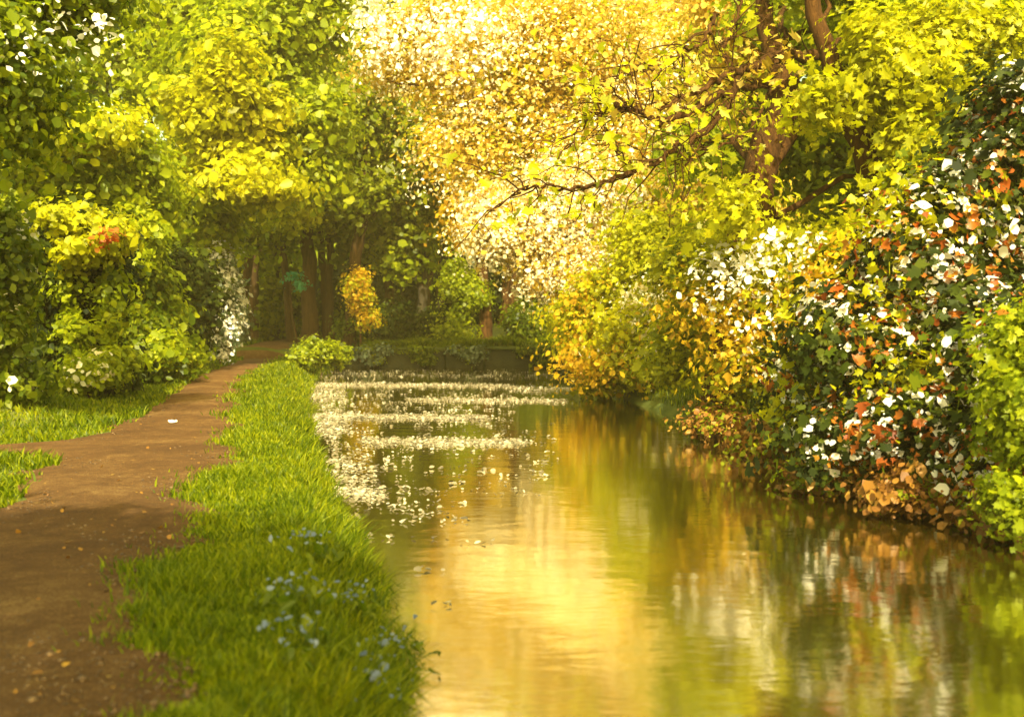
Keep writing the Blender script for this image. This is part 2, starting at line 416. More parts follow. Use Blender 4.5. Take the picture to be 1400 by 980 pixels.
def plant(name, label, cat, base, ells, leaves, seed, trunk=None, limbs=6, group=None, hollow=.45, per=90, twigs=True,
          extra_limbs=(), barkm='bark', flat=.7, twig_r=.012):
    """base (x, y); ells crown ellipsoids; leaves [(part, material, n, size, puff_r, detail, ells or None)];
    trunk (radius, [points]) - points are world; extra_limbs [(points, r0, r1)]"""
    rng = np.random.default_rng(seed)
    bz = hz(*base); B = np.array([base[0], base[1], bz])
    root = empty(name, B, label, cat, group)
    big = max(ells, key=lambda e: np.prod(e[1]))
    top = big[0] + np.array([0, 0, big[1][2] * .45])
    if trunk is None: trunk = (max(.03, .018 * (top[2] - bz)), [B - [0, 0, .15], B * .45 + top * .55 + rng.normal(scale=.02, size=3) * (top[2] - bz), top])
    tp = smooth_path(trunk[1], 18, rng, trunk[0] * .12)
    rad = trunk[0] * np.linspace(1, .22, len(tp)) ** .8; rad[0] *= 1.45; rad[1] *= 1.15
    tubes('trunk', [(tp, rad)], M[barkm], root, B, 10, rng, .05)
    pcs = []; irr = irregular(ells, rng)
    for part, mk, n, size, puff_r, detail, es in leaves:
        n, size = (int(n * 1.5), size * .80) if part != 'blossom' else (n, size * .9)
        scat = mk in ('white', 'cream', 'rust', 'amber') and n < 14000
        use = es or ([(c, r * 1.10) for c, r in irr] if scat else irr)
        out_ = irr if scat and es is None else None
        pos, nr, pc = puff_points(use, n * 3 if out_ else n, puff_r, rng, 5 if scat else per, .85 if scat else hollow, flat, pre=es is None, wseed=seed, outer=out_)
        if len(pos) > n: pos, nr = pos[:n], nr[:n]
        keep = pos[:, 2] > np.maximum(height(pos[:, 0], pos[:, 1]), WATER_Z) + .02
        pos, nr = pos[keep], nr[keep]
        link(part, leaf_mesh(part, pos, nr, size, rng, detail, B), M[mk], root)
        pcs.append(pc)
    tgt = pcs[0]
    for i in range(limbs):
        e = ells[i % len(ells)] if i < len(ells) else None
        q = e[0] if e is not None else tgt[rng.integers(len(tgt))]
        k = int(rng.integers(5, 14)); s0 = tp[k]
        if q[2] < s0[2]: k = max(3, k - 5); s0 = tp[k]
        mid = s0 * .5 + q * .5 + np.array([0, 0, .12 * np.linalg.norm(q - s0)])
        L = smooth_path([s0, mid, q], 10, rng, .015 * np.linalg.norm(q - s0))
        r0 = min(rad[k] * .6, .02 * np.linalg.norm(q - s0) + .01)
        tubes('limb', [(L, np.linspace(r0, r0 * .25, 10))], M[barkm], root, B, 6, rng)
    for pts, r0, r1 in extra_limbs:
        L = smooth_path(pts, 7 * len(pts), rng, .03)
        sp_ = [(L, np.linspace(r0, r1, len(L)))]
        lo = tubes('limb', sp_, M[barkm], root, B, 8, rng, .13)
        side, lp, ln_ = [], [], []
        for _ in range(int(1.5 * len(L) / 2)):
            k = int(rng.integers(3, len(L) - 1)); t0 = norm(L[min(k + 1, len(L) - 1)] - L[k - 1])
            dv = norm(t0 * .8 + norm(rng.normal(size=3)) * .75 + np.array([0, 0, .05])); ln = rng.uniform(.5, 1.7)
            q1 = L[k] + dv * ln * .5 + rng.normal(scale=.07, size=3); q2 = L[k] + dv * ln + rng.normal(scale=.14, size=3) - np.array([0, 0, .12 * ln])
            path = smooth_path([L[k], q1, q2], 8, rng, .025); rr = min(.016, r0 * .4)
            side.append((path, np.linspace(rr, rr * .3, 8)))
            for m_ in range(5):
                lp.append(path[rng.integers(3, 8)] + rng.normal(scale=.09, size=3)); ln_.append(rng.normal(size=3) * .6 + [0, -.2, .6])
        sb = tubes('branches', side, M[barkm], lo, B, 5, rng)
        link('leaves', leaf_mesh('leaves', np.array(lp), np.array(ln_), .11, rng, 2, B), M['golden' if r0 > .08 else 'lemon'], root)
    if twigs:
        sp_ = []
        for i in range(min(60, len(tgt))):
            q = tgt[rng.integers(len(tgt))]; e = ells[np.argmin([np.linalg.norm(q - c) for c, r in ells])]
            s0 = e[0] + rng.normal(scale=.2, size=3) * e[1]
            ln = np.linalg.norm(q - s0)
            sp_.append((smooth_path([s0, (s0 + q) / 2 + rng.normal(scale=.08, size=3) * ln, q], 7, rng, .02 * ln), np.linspace(twig_r * 2, twig_r * .5, 7)))
        tubes('twig_sprays', sp_, M[barkm], root, B, 4, rng)
    return root


def gx(px, Y): return (px - 700) / F0 * Y


# ---- far trees beyond the wall (Y 58-95)
FAR = 'trees beyond the far wall'
plant('broadleaf_tree', 'tall olive tree behind the bend of the path, far left', 'tree', (gx(330, 70), 70),
      [ell(330, 150, 120, 170, 70), ell(260, 40, 110, 110, 72), ell(390, 60, 90, 110, 68), ell(340, 330, 70, 90, 70)],
      [('crown', 'fresh', 22000, .38, 1.3, True, None)], 11, (.38, None) if False else None, 8, FAR)
plant('broadleaf_tree', 'olive tree rising behind the turquoise sprig and dark trunks', 'tree', (gx(450, 66), 66),
      [ell(450, 170, 90, 150, 66), ell(430, 20, 90, 90, 68), ell(470, 290, 60, 60, 66)],
      [('crown', 'fresh', 17000, .36, 1.2, True, None), ('dark_leaves', 'mid', 4000, .36, 1.2, True, None)], 12, None, 8, FAR)
plant('broadleaf_tree', 'dark slender olive tree behind the middle of the wall', 'tree', (gx(572, 60), 60),
      [ell(560, 210, 70, 150, 60), ell(575, 60, 75, 80, 62), ell(545, 320, 45, 60, 60)],
      [('crown', 'olive', 13000, .32, 1.1, True, None), ('young_leaves', 'fresh', 6000, .30, 1.0, True, None)], 13, (.30, [np.array([gx(572, 60), 60, 0.3]), P(578, 330, 60), P(560, 200, 60), P(575, 80, 60)]), 8, FAR, barkm='darkbark')
plant('broadleaf_tree', 'golden tree standing high behind the red brown trunk', 'tree', (gx(690, 78), 78),
      [ell(690, 120, 110, 130, 78), ell(610, 20, 80, 80, 80), ell(770, 30, 100, 90, 80), ell(690, 290, 80, 80, 78)],
      [('crown', 'golden', 17000, .45, 1.4, False, None)], 14, None, 8, FAR, barkm='redbark')
plant('broadleaf_tree', 'pale golden tree far behind the cream blossom tree', 'tree', (gx(850, 84), 84),
      [ell(850, 180, 120, 140, 84), ell(900, 40, 120, 90, 84), ell(850, 340, 100, 80, 84)],
      [('crown', 'golden', 16000, .48, 1.5, False, None)], 15, None, 6, FAR, barkm='redbark')
plant('broadleaf_tree', 'red brown trunked tree standing just behind the wall, crown half bare', 'tree', (gx(662, 55), 55),
      [ell(650, 250, 45, 70, 55), ell(640, 170, 60, 60, 56), ell(700, 190, 50, 60, 56)],
      [('crown', 'amber', 4500, .26, .8, False, None)], 16,
      (.36, [np.array([gx(664, 55), 55, 0.3]), P(660, 380, 55), P(652, 310, 55), P(648, 230, 55), P(640, 140, 55)]), 7, FAR, barkm='redbark')
for i, (px, px2, Y, w, col, lk, lab) in enumerate([
        (478, 500, 57, .24, 'bark', 'olive', 'thin leaning brown tree beside the amber leaves'), (425, 415, 60, .30, 'bark', 'fresh', 'brown trunked tree behind the turquoise leaved sapling'),
        (600, 612, 61, .18, 'darkbark', 'olive', 'slim dark tree left of the green bush on the wall'), (535, 520, 63, .20, 'bark', 'fresh', 'slim tree between the amber leaves and the dark bush on the wall'),
        (372, 392, 68, .22, 'darkbark', 'olive', 'dark slanting tree at the far end of the path'), (700, 712, 60, .22, 'redbark', 'golden', 'slim red brown tree behind the rounded dark bush on the wall'),
        (345, 352, 64, .20, 'bark', 'fresh', 'slim brown tree leaning over the blue green bush at the path edge'), (400, 372, 63, .16, 'bark', 'olive', 'thin brown tree leaning left beside the turquoise leaved sapling'),
        (505, 488, 66, .20, 'bark', 'fresh', 'slim brown tree leaning left, just right of the amber leaves'), (580, 592, 69, .22, 'bark', 'fresh', 'brown tree rising behind the dark bush on the wall'),
        (448, 432, 70, .18, 'redbark', 'fresh', 'thin red brown tree far behind the amber leaves'), (640, 632, 66, .18, 'darkbark', 'fresh', 'dark thin tree behind the bright green bush on the wall')]):
    plant('broadleaf_tree', lab, 'tree', (gx(px, Y), Y), [ell(px2, 150, 50, 70, Y), ell(px2 + 10, 250, 42, 60, Y)],
          [('crown', lk, 3800, .28, .9, True, None)], 40 + i,
          (w * 1.6, [np.array([gx(px, Y), Y, 0.2]), P(px * .6 + px2 * .4, 360, Y), P(px2, 240, Y), P(px2, 120, Y)]), 6, FAR, barkm=col)

wd = np.random.default_rng(77)
es = [ell(px, 300 + wd.normal(scale=20), 110, 150 + wd.normal(scale=25), 100 + 4 * (i % 3), 5) for i, px in enumerate(range(180, 1300, 90))]
pos, nr, pc = puff_points(es, 42000, 2.2, wd, 90, .3)
pos, nr = pos[pos[:, 2] > .8], nr[pos[:, 2] > .8]
tag(link('distant_wood', leaf_mesh('distant_wood', pos, nr, .62, wd, False), M['fresh']), 'distant wood closing the view behind all the trees', 'wood', kind='stuff')

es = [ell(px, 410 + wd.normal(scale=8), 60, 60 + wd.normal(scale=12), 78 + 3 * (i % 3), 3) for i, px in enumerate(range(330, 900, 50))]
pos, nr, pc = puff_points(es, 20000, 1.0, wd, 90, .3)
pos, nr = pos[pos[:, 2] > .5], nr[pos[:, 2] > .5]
tag(link('shade_coloured_undergrowth', leaf_mesh('shade_coloured_undergrowth', pos, nr, .34, wd, True), M['dark']), 'undergrowth with the shade under the far trees put into its dark leaf colour', 'undergrowth', kind='stuff')  # shade under the canopy put into the dark leaf material

# shrubs along the far wall
HW = 'bushes along the far wall'
plant('shrub', 'rounded dark green bush on the wall, right of the red brown trunk', 'shrub', (gx(722, 54.5), 54.5),
      [ell(722, 445, 44, 38, 54.5, 1.3), ell(745, 460, 26, 22, 54.2, .9)], [('crown', 'mid', 9000, .15, .38, False, None)], 21, group=HW, limbs=3)
plant('shrub', 'bright green bush on the wall, left of the red brown trunk', 'shrub', (gx(630, 54.5), 54.5),
      [ell(630, 400, 26, 55, 54.5, 1.1), ell(622, 450, 30, 26, 54.2, 1)], [('crown', 'fresh', 8000, .16, .4, False, None)], 22, group=HW, limbs=3)
plant('shrub', 'dark bush on the wall below the slender olive tree', 'shrub', (gx(560, 54.6), 54.6),
      [ell(560, 450, 34, 26, 54.6, 1.1), ell(590, 450, 30, 30, 54.3, 1), ell(530, 450, 26, 30, 54.5, 1)], [('crown', 'dark', 9000, .16, .45, False, None)], 23, group=HW, limbs=3)
plant('sapling', 'amber leaves painting the lit gap at the left end of the wall', 'sapling', (gx(492, 54.2), 54.2),
      [ell(489, 400, 9, 36, 54.2, .5), ell(510, 438, 16, 9, 54.2, .5)], [('crown', 'lemon', 1500, .14, .35, True, None), ('young_leaves', 'amber', 1800, .14, .3, True, None)], 24, limbs=3, barkm='redbark')  # lit gap between the trunks, put into amber and lemon leaf colour
plant('shrub', 'low dark bush filling the gap behind the amber leaves', 'shrub', (gx(485, 57), 57),
      [ell(490, 452, 30, 22, 57, 1.0), ell(520, 448, 26, 24, 58, 1.0)], [('crown', 'mid', 7000, .17, .45, False, None)], 25, group=HW, limbs=3)
plant('sapling', 'turquoise leaved sapling in front of the brown trunks', 'sapling', (gx(408, 56), 56),
      [ell(398, 378, 12, 7, 56, .6), ell(410, 390, 8, 7, 56, .5)], [('crown', 'teal', 150, .16, .25, False, None)], 26, limbs=3, twigs=False)
plant('thicket', 'olive thicket where the path disappears round the bend', 'thicket', (gx(395, 72), 72),
      [ell(380, 425, 60, 45, 76, 2.5), ell(440, 440, 50, 32, 74, 2), ell(325, 425, 34, 55, 70, 2)], [('crown', 'dark', 7000, .22, .8, True, None), ('young_leaves', 'olive', 5000, .22, .7, True, None)], 27, limbs=5)
plant('shrub', 'yellow green tuft of leaves at the path end of the grass verge', 'shrub', (gx(440, 44), 44),
      [ell(440, 478, 26, 15, 44, .7), ell(462, 488, 20, 14, 45, .6), ell(415, 488, 18, 10, 43, .5)], [('crown', 'fresh', 4500, .12, .25, True, None)], 28, limbs=3, twig_r=.006)

IV = 'ivy hanging over the far wall'
for i, (px, lab) in enumerate([(505, 'trail of ivy hanging down the wall under the amber leaves'), (575, 'trail of ivy on the wall below the dark bush'), (640, 'trail of ivy on the wall below the bright green bush'), (735, 'trail of ivy on the wall below the rounded dark bush')]):
    plant('ivy', lab, 'ivy', (gx(px, 51.9), 52.6), [ell(px, 480, 30, 7, 51.5, .22), ell(px + 6, 488, 14 + 3 * (i % 2), 12, 51.45, .15)],
          [('leaves', 'mid' if i % 2 else 'ivy', 1500, .13, .18, True, None), ('young_leaves', 'fresh', 350, .12, .15, True, None)], 80 + i, limbs=2, group=IV, twigs=False)

# ---- left side of the path
LT = 'trees left of the path'
plant('broadleaf_tree', 'tall spring tree with yellow sprays and a dark forked trunk, left of the path', 'tree', (gx(207, 44), 44),
      [ell(300, 130, 120, 110, 44), ell(180, 60, 130, 90, 46), ell(340, 240, 100, 60, 43), ell(380, 30, 110, 80, 45), ell(260, 330, 60, 50, 44), ell(420, 190, 50, 60, 43)],
      [('crown', 'fresh', 40000, .26, .9, True, None), ('sprays', 'lemon', 9000, .24, .5, True, [ell(345, 235, 110, 45, 40.5, 2), ell(300, 150, 90, 90, 40, 2)])], 31,
      (.40, [np.array([gx(205, 44), 44, .6]), P(215, 330, 44), P(232, 250, 43), P(270, 120, 43), P(300, 20, 44)]), 9, LT, barkm='darkbark')
plant('broadleaf_tree', 'rounded yellow green tree behind the arched hedge, left of the path', 'tree', (gx(110, 33), 33),
      [ell(120, 205, 92, 62, 31, 2.2), ell(50, 230, 70, 70, 32, 2.2), ell(180, 260, 45, 70, 33, 2.2), ell(110, 300, 110, 60, 33, 2.2), ell(120, 400, 120, 80, 34, 2.2)],
      [('crown', 'fresh', 34000, .20, .6, True, None), ('young_leaves', 'lemon', 7000, .19, .45, True, [ell(120, 180, 90, 40, 30, 1.8)])], 32, None, 6, LT)
plant('blossom_tree', 'green tree with scattered white blossom at the upper left edge', 'tree', (-9.2, 15.5),
      [ell(0, 90, 50, 110, 16, 1.5), ell(60, -25, 80, 50, 17, 1.5)],
      [('crown', 'mid', 9000, .12, .5, True, None), ('young_leaves', 'fresh', 12000, .12, .5, True, None), ('blossom', 'white', 150, .08, .3, True, [ell(15, 80, 40, 60, 15, .8), ell(110, 50, 70, 35, 15.5, .8)])], 33, None, 8, LT, barkm='darkbark')
plant('broadleaf_tree', 'olive tree filling the space above the path bend, lower branches hanging', 'tree', (gx(322, 60), 60),
      [ell(425, 250, 80, 55, 58), ell(345, 285, 65, 45, 58), ell(470, 200, 70, 90, 60), ell(400, 120, 110, 90, 62)],
      [('crown', 'olive', 20000, .28, 1.0, True, None), ('young_leaves', 'fresh', 7000, .27, .9, True, None), ('sprays', 'lemon', 3000, .27, .6, False, [ell(400, 250, 80, 70, 54, 2)])], 34, None, 7, LT)

plant('broadleaf_tree', 'unseen tree added behind the viewer so its crown shades the near path and grass', 'tree', (-3.6, -5.5),
      [(np.array([-4.8, -4.4, 8.8]), np.array([3.2, 3.2, 2.0])), (np.array([-1.2, -4.4, 9.2]), np.array([2.6, 3.0, 1.8])), (np.array([-3.0, -1.8, 8.4]), np.array([2.8, 2.0, 1.3]))],
      [('crown', 'mid', 11000, .2, .6, True, None)], 35, (.22, [np.array([-3.6, -5.5, .1]), np.array([-3.5, -5.2, 3.5]), np.array([-2.4, -3.6, 8.5])]), 7, LT)  # unseen tree, added to shade the foreground

HD = 'hedge shrubs left of the path'
plant('hedge', 'arched hedge, sunlit top and shaded hollow put into its leaf colours', 'hedge', (gx(75, 24.5), 24.5),
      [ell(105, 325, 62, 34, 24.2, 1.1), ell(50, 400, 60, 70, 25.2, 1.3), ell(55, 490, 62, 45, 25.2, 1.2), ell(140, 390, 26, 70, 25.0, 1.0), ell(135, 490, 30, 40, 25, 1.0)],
      [('crown', 'dark', 15000, .16, .4, True, None), ('sun_coloured_top', 'lemon', 6500, .15, .3, True, [ell(105, 305, 58, 18, 23.8, 1.0), ell(130, 330, 36, 30, 23.7, .8)]),  # lemon top carries the sunlight, dark crown the shade of the hollow
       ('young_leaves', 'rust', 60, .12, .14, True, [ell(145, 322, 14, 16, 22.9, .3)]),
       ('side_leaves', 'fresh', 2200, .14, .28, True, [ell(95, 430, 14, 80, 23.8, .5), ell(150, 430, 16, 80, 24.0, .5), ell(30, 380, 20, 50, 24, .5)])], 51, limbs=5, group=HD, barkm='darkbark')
plant('shrub', 'pale leaved shrub with white blossom at the left edge of the view', 'shrub', (gx(-8, 19), 19),
      [ell(0, 330, 20, 70, 19, .7), ell(2, 430, 24, 60, 19, .7), ell(8, 525, 44, 42, 19.3, .9)],
      [('crown', 'mid', 5500, .13, .28, True, None), ('blossom', 'cream', 260, .10, .16, True, None)], 52, limbs=4, group=HD)
plant('shrub', 'drooping mid green shrub between the arched hedge and the dark shrub', 'shrub', (gx(200, 32), 32),
      [ell(185, 380, 32, 80, 32, 1.4), ell(192, 460, 38, 45, 31.5, 1.3), ell(228, 490, 28, 20, 31, .9)],
      [('crown', 'mid', 14000, .18, .42, True, None), ('young_leaves', 'fresh', 5500, .17, .32, True, [ell(185, 340, 30, 50, 31, 1.1), ell(225, 486, 28, 20, 30.4, .8)])], 53, limbs=4, group=HD)
plant('shrub', 'low weedy shrub with pale flowers at the foot of the arched hedge', 'shrub', (gx(125, 23), 23),
      [ell(110, 510, 36, 22, 23, .7), ell(155, 500, 30, 22, 23.5, .7)],
      [('crown', 'fresh', 3500, .12, .22, True, None), ('blossom', 'cream', 140, .10, .12, True, None)], 54, limbs=3, group=HD, twig_r=.006)
plant('dark_shrub', 'nearly black shrub beside the white flowered column', 'shrub', (gx(258, 41), 41),
      [ell(256, 425, 24, 50, 38, 1.2), ell(250, 375, 26, 36, 38.5, 1.2)], [('crown', 'dark', 14000, .19, .45, True, None)], 55, limbs=4, group=HD, barkm='darkbark')  # filled with near-black leaves throughout
plant('climber_column', 'narrow column of grey green ivy covered with white flowers beside the path', 'climber', (gx(301, 43), 43),
      [ell(302, 370, 14, 46, 43, .5), ell(302, 420, 20, 50, 43, .6), ell(299, 455, 24, 30, 42.8, .7)],
      [('crown', 'ivy', 6500, .15, .28, True, None), ('blossom', 'white', 3800, .12, .25, True, None)], 56, limbs=3)
plant('shrub', 'small blue green bush at the path edge beyond the white flowered column', 'shrub', (gx(328, 56), 56),
      [ell(328, 440, 13, 20, 56, .7)], [('crown', 'ivy', 1800, .18, .3, True, None)], 57, limbs=2, group=HD)
plant('shrub', 'brown green bush under the hanging olive branches beside the path', 'shrub', (gx(350, 66), 66),
      [ell(352, 420, 40, 48, 66, 1.7)], [('crown', 'olive', 6000, .24, .6, False, None)], 58, limbs=4, group=HD, barkm='redbark')

# ---- right bank
RT = 'trees on the right bank'


def bl(*pp):  # branch polyline from photo points with their distances
    return [P(a, b, c) for a, b, c in pp]


Yt = 20.5
bx_ = gx(1030, Yt)
plant('oak_tree', 'big brown trunked tree whose long branches reach over the water', 'tree', (P(1040, 470, Yt)[0], Yt),
      [ell(1225, 70, 110, 110, 23.5, 2.0), ell(1320, 130, 120, 120, 21.5, 2.0), ell(1075, 0, 90, 50, 25, 1.6), ell(950, 210, 110, 55, 24, 1.4), ell(1260, 230, 90, 80, 21, 1.4), ell(1300, 10, 120, 80, 22, 2.3)],
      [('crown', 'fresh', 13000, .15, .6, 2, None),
       ('sun_coloured_leaves', 'lemon', 12000, .135, .45, 2, [ell(1230, 100, 80, 80, 18.3, .8), ell(1300, 80, 120, 100, 18.6, .9), ell(1260, 230, 80, 70, 18, .8), ell(1120, 150, 45, 30, 18.3, .3), ell(1010, 285, 40, 22, 18.8, .3)]),  # sunlight on the outer leaves put into their lemon colour
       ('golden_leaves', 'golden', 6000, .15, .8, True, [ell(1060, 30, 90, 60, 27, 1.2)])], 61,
      (.40, [np.array([P(1000, 470, Yt)[0], Yt, .3]), P(1016, 330, Yt), P(1034, 245, Yt), P(1066, 160, Yt + .4), P(1070, 105, Yt + .8), P(1045, 20, Yt + 1.2), P(1060, -120, Yt + 2)]), 6, RT, barkm='redbark',
      extra_limbs=[(bl((1062, 118, 21.4), (1010, 120, 19.8), (950, 150, 18.8), (905, 165, 18.2), (860, 150, 17.8), (830, 150, 17.6)), .085, .018),
                   (bl((1120, 75, 20.8), (1060, 80, 20.2), (1005, 100, 19.6), (960, 120, 18.8), (900, 150, 18.3)), .10, .022),
                   (bl((1010, 105, 19.7), (985, 160, 19.0), (930, 200, 18.4), (870, 235, 17.8), (800, 258, 17.4), (740, 256, 17.1), (700, 262, 16.9)), .07, .010),
                   (bl((1055, 120, 20.8), (1030, 170, 19.8), (985, 200, 19.2), (930, 220, 18.8)), .045, .010),
                   (bl((975, 20, 19.8), (965, 50, 19.4), (930, 75, 19.0), (895, 95, 18.7), (850, 100, 18.4)), .04, .010),
                   (bl((1000, 100, 19.6), (990, 60, 19.4), (1010, 10, 19.8), (1000, -60, 20.2)), .05, .015),
                   (bl((905, 165, 18.2), (870, 150, 18.0), (835, 153, 17.8), (800, 170, 17.6), (770, 205, 17.4)), .03, .008),
                   (bl((870, 235, 17.8), (850, 215, 17.7), (830, 180, 17.5)), .022, .007)])
Yu = 19.3
plant('oak_tree', 'leaning tree with orange lit bark rising through the right bank leaves', 'tree', (P(1215, 500, Yu)[0], Yu),
      [ell(1140, -20, 90, 60, 21, 1.4), ell(1250, 30, 90, 90, 20.5, 1.4)], [('crown', 'fresh', 6000, .135, .5, 2, None)], 62,
      (.30, [np.array([P(1225, 500, Yu)[0], Yu, .3]), P(1205, 300, Yu), P(1180, 210, Yu), P(1148, 120, Yu), P(1118, 30, Yu), P(1095, -80, Yu)]), 4, RT, barkm='redbark')

plant('golden_tree', 'airy golden tree with scattered cream blossom high over the water', 'tree', (3.9, 40),
      [ell(700, 90, 150, 90, 39, 2.2), ell(620, 40, 100, 70, 40, 2), ell(800, 60, 120, 80, 38, 2.2), ell(720, 210, 120, 70, 38, 1.8), ell(830, 200, 90, 90, 38, 2), ell(560, 60, 60, 60, 40, 1.8)],
      [('crown', 'golden', 26000, .145, 1.0, True, None), ('blossom', 'cream', 13000, .095, .8, True, None), ('bright_blossom', 'white', 1100, .15, .45, True, [ell(520, 40, 55, 60, 37, 1), ell(640, 60, 90, 60, 37, 1)]),
       ('young_leaves', 'lemon', 6000, .15, .9, True, None)], 63, None, 10, RT, barkm='redbark', hollow=.2, per=30)
plant('blossom_tree', 'cream white blossom tree leaning over the water in the middle', 'tree', (3.6, 37),
      [ell(740, 300, 90, 62, 35, 1.6), ell(690, 320, 50, 40, 34.5, 1.1), ell(760, 370, 60, 50, 35, 1.2), ell(800, 260, 60, 50, 35.5, 1.4)],
      [('crown', 'cream', 26000, .105, .6, True, None), ('leaves', 'golden', 6500, .14, .6, True, None)], 64, None, 8, RT, barkm='redbark', hollow=.2, per=40)
plant('shrub', 'golden yellow shrub spilling down to the water in the middle', 'shrub', (4.4, 31),
      [ell(850, 420, 75, 80, 31, 1.5), ell(820, 490, 55, 45, 31, 1.2), ell(910, 350, 80, 70, 30, 1.6), ell(900, 480, 80, 55, 29, 1.3)],
      [('crown', 'lemon', 27000, .14, .5, 2, None), ('young_leaves', 'amber', 1000, .13, .5, True, [ell(810, 480, 55, 60, 30, 1.0), ell(870, 500, 70, 40, 28.8, 1.0), ell(800, 420, 40, 60, 30.5, .9)]),
       ('blossom', 'cream', 2600, .11, .35, True, [ell(880, 430, 70, 60, 28.8, .8), ell(930, 460, 60, 60, 28, .8)])], 65, limbs=6, group='shrubs on the right bank')
plant('shrub', 'bright yellow leaved shrub under the big tree, dotted with white flowers', 'shrub', (P(1030, 600, 21)[0] + .6, 21.5),
      [ell(1010, 400, 90, 90, 21, 1.4), ell(960, 480, 60, 70, 22.5, 1.2), ell(1090, 375, 110, 60, 20, 1.2), ell(1050, 500, 70, 60, 20, 1.0), ell(1190, 370, 90, 80, 18.8, 1.1)],
      [('crown', 'lemon', 30000, .115, .42, 2, None), ('green_leaves', 'mid', 6000, .10, .4, 2, None), ('golden_leaves', 'amber', 1700, .115, .45, 2, [ell(1020, 450, 120, 90, 19.8, 1.0), ell(1150, 400, 110, 80, 18.4, 1.0)]),
       ('blossom', 'white', 900, .09, .22, True, [ell(1000, 400, 90, 90, 19.3, .7), ell(1090, 370, 100, 60, 18.4, .7), ell(1080, 480, 80, 80, 18.6, .7)])], 66, limbs=6, group='shrubs on the right bank')
plant('flecked_shrub', 'dark glossy shrub with white flecks and rust red young leaves on the right', 'shrub', (6.2, 13.6),
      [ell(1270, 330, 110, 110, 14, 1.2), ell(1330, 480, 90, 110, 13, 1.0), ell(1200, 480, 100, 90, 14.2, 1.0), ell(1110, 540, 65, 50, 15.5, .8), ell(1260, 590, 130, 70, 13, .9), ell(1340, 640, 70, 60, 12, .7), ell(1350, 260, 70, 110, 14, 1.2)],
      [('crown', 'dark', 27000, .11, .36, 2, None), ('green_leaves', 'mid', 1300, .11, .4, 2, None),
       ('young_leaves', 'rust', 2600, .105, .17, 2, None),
       ('blossom', 'white', 8000, .072, .13, True, None),  # small white flecks scattered over the outer leaves
       ('sun_coloured_leaves', 'lemon', 1500, .11, .4, 2, [ell(1130, 480, 100, 90, 14, .7), ell(1220, 400, 80, 80, 13.4, .6), ell(1090, 560, 60, 40, 14.8, .5), ell(1230, 540, 70, 60, 13, .5), ell(1250, 280, 90, 70, 13.8, .7)])], 67, limbs=8, group='shrubs on the right bank', twig_r=.008, barkm='darkbark')  # lit side of the shrub put into lemon leaf colour
plant('shrub', 'yellow green bush at the water edge in front of the flecked shrub', 'shrub', (5.9, 10.8),
      [ell(1402, 585, 44, 80, 10.6, .5), ell(1420, 480, 50, 60, 10.8, .5), ell(1400, 690, 26, 36, 10.4, .4)],
      [('crown', 'fresh', 10000, .072, .22, 2, None)], 68, limbs=5, group='shrubs on the right bank', twig_r=.005)
plant('shrub', 'lime green shrub on the right bank beside the yellow green bush, mostly out of view', 'shrub', (8.4, 12.5),
      [(np.array([8.6, 12.6, 1.7]), np.array([1.7, 1.4, 1.7])), (np.array([9.6, 15.0, 2.2]), np.array([1.8, 1.8, 2.0])), (np.array([7.6, 10.6, .9]), np.array([1.0, 1.2, 1.0]))],
      [('crown', 'fresh', 12000, .10, .35, True, None)], 72, limbs=5, group='shrubs on the right bank', twig_r=.006)
plant('undergrowth', 'russet tangle of dead leaves and twigs along the right waterline', 'undergrowth', (4.9, 15),
      [ell(1060, 605, 70, 24, 16, .8), ell(1160, 640, 80, 28, 13.8, .7), ell(1270, 680, 90, 26, 12.2, .6), ell(1370, 715, 60, 20, 11.3, .5), ell(990, 580, 50, 25, 20, .8)],
      [('crown', 'deadleaf', 11000, .085, .22, True, None), ('young_leaves', 'fresh', 2500, .08, .2, True, None)], 69, limbs=3, barkm='redbark', twig_r=.008)
plant('broadleaf_tree', 'tall tree behind the flecked shrub at the upper right', 'tree', (12, 24),
      [ell(1380, 60, 120, 120, 25, 2.5), ell(1250, -20, 160, 90, 26, 2.5), ell(1420, 260, 100, 130, 24, 2), ell(1130, 180, 150, 120, 31, 2), ell(1280, 300, 160, 120, 27, 2)],
      [('crown', 'olive', 24000, .2, .7, True, None)], 70, None, 7, RT)
plant('broadleaf_tree', 'golden green tree behind the long branches of the big tree', 'tree', (9.5, 44),
      [ell(950, 100, 150, 110, 46, 3), ell(1020, 260, 130, 100, 44, 2.5), ell(900, 280, 100, 100, 46, 2.5), ell(960, 400, 120, 80, 44, 2.5)],
      [('crown', 'golden', 20000, .20, 1.1, True, None), ('young_leaves', 'lemon', 14000, .19, .9, True, None)], 71, None, 8, RT, barkm='redbark', per=40)

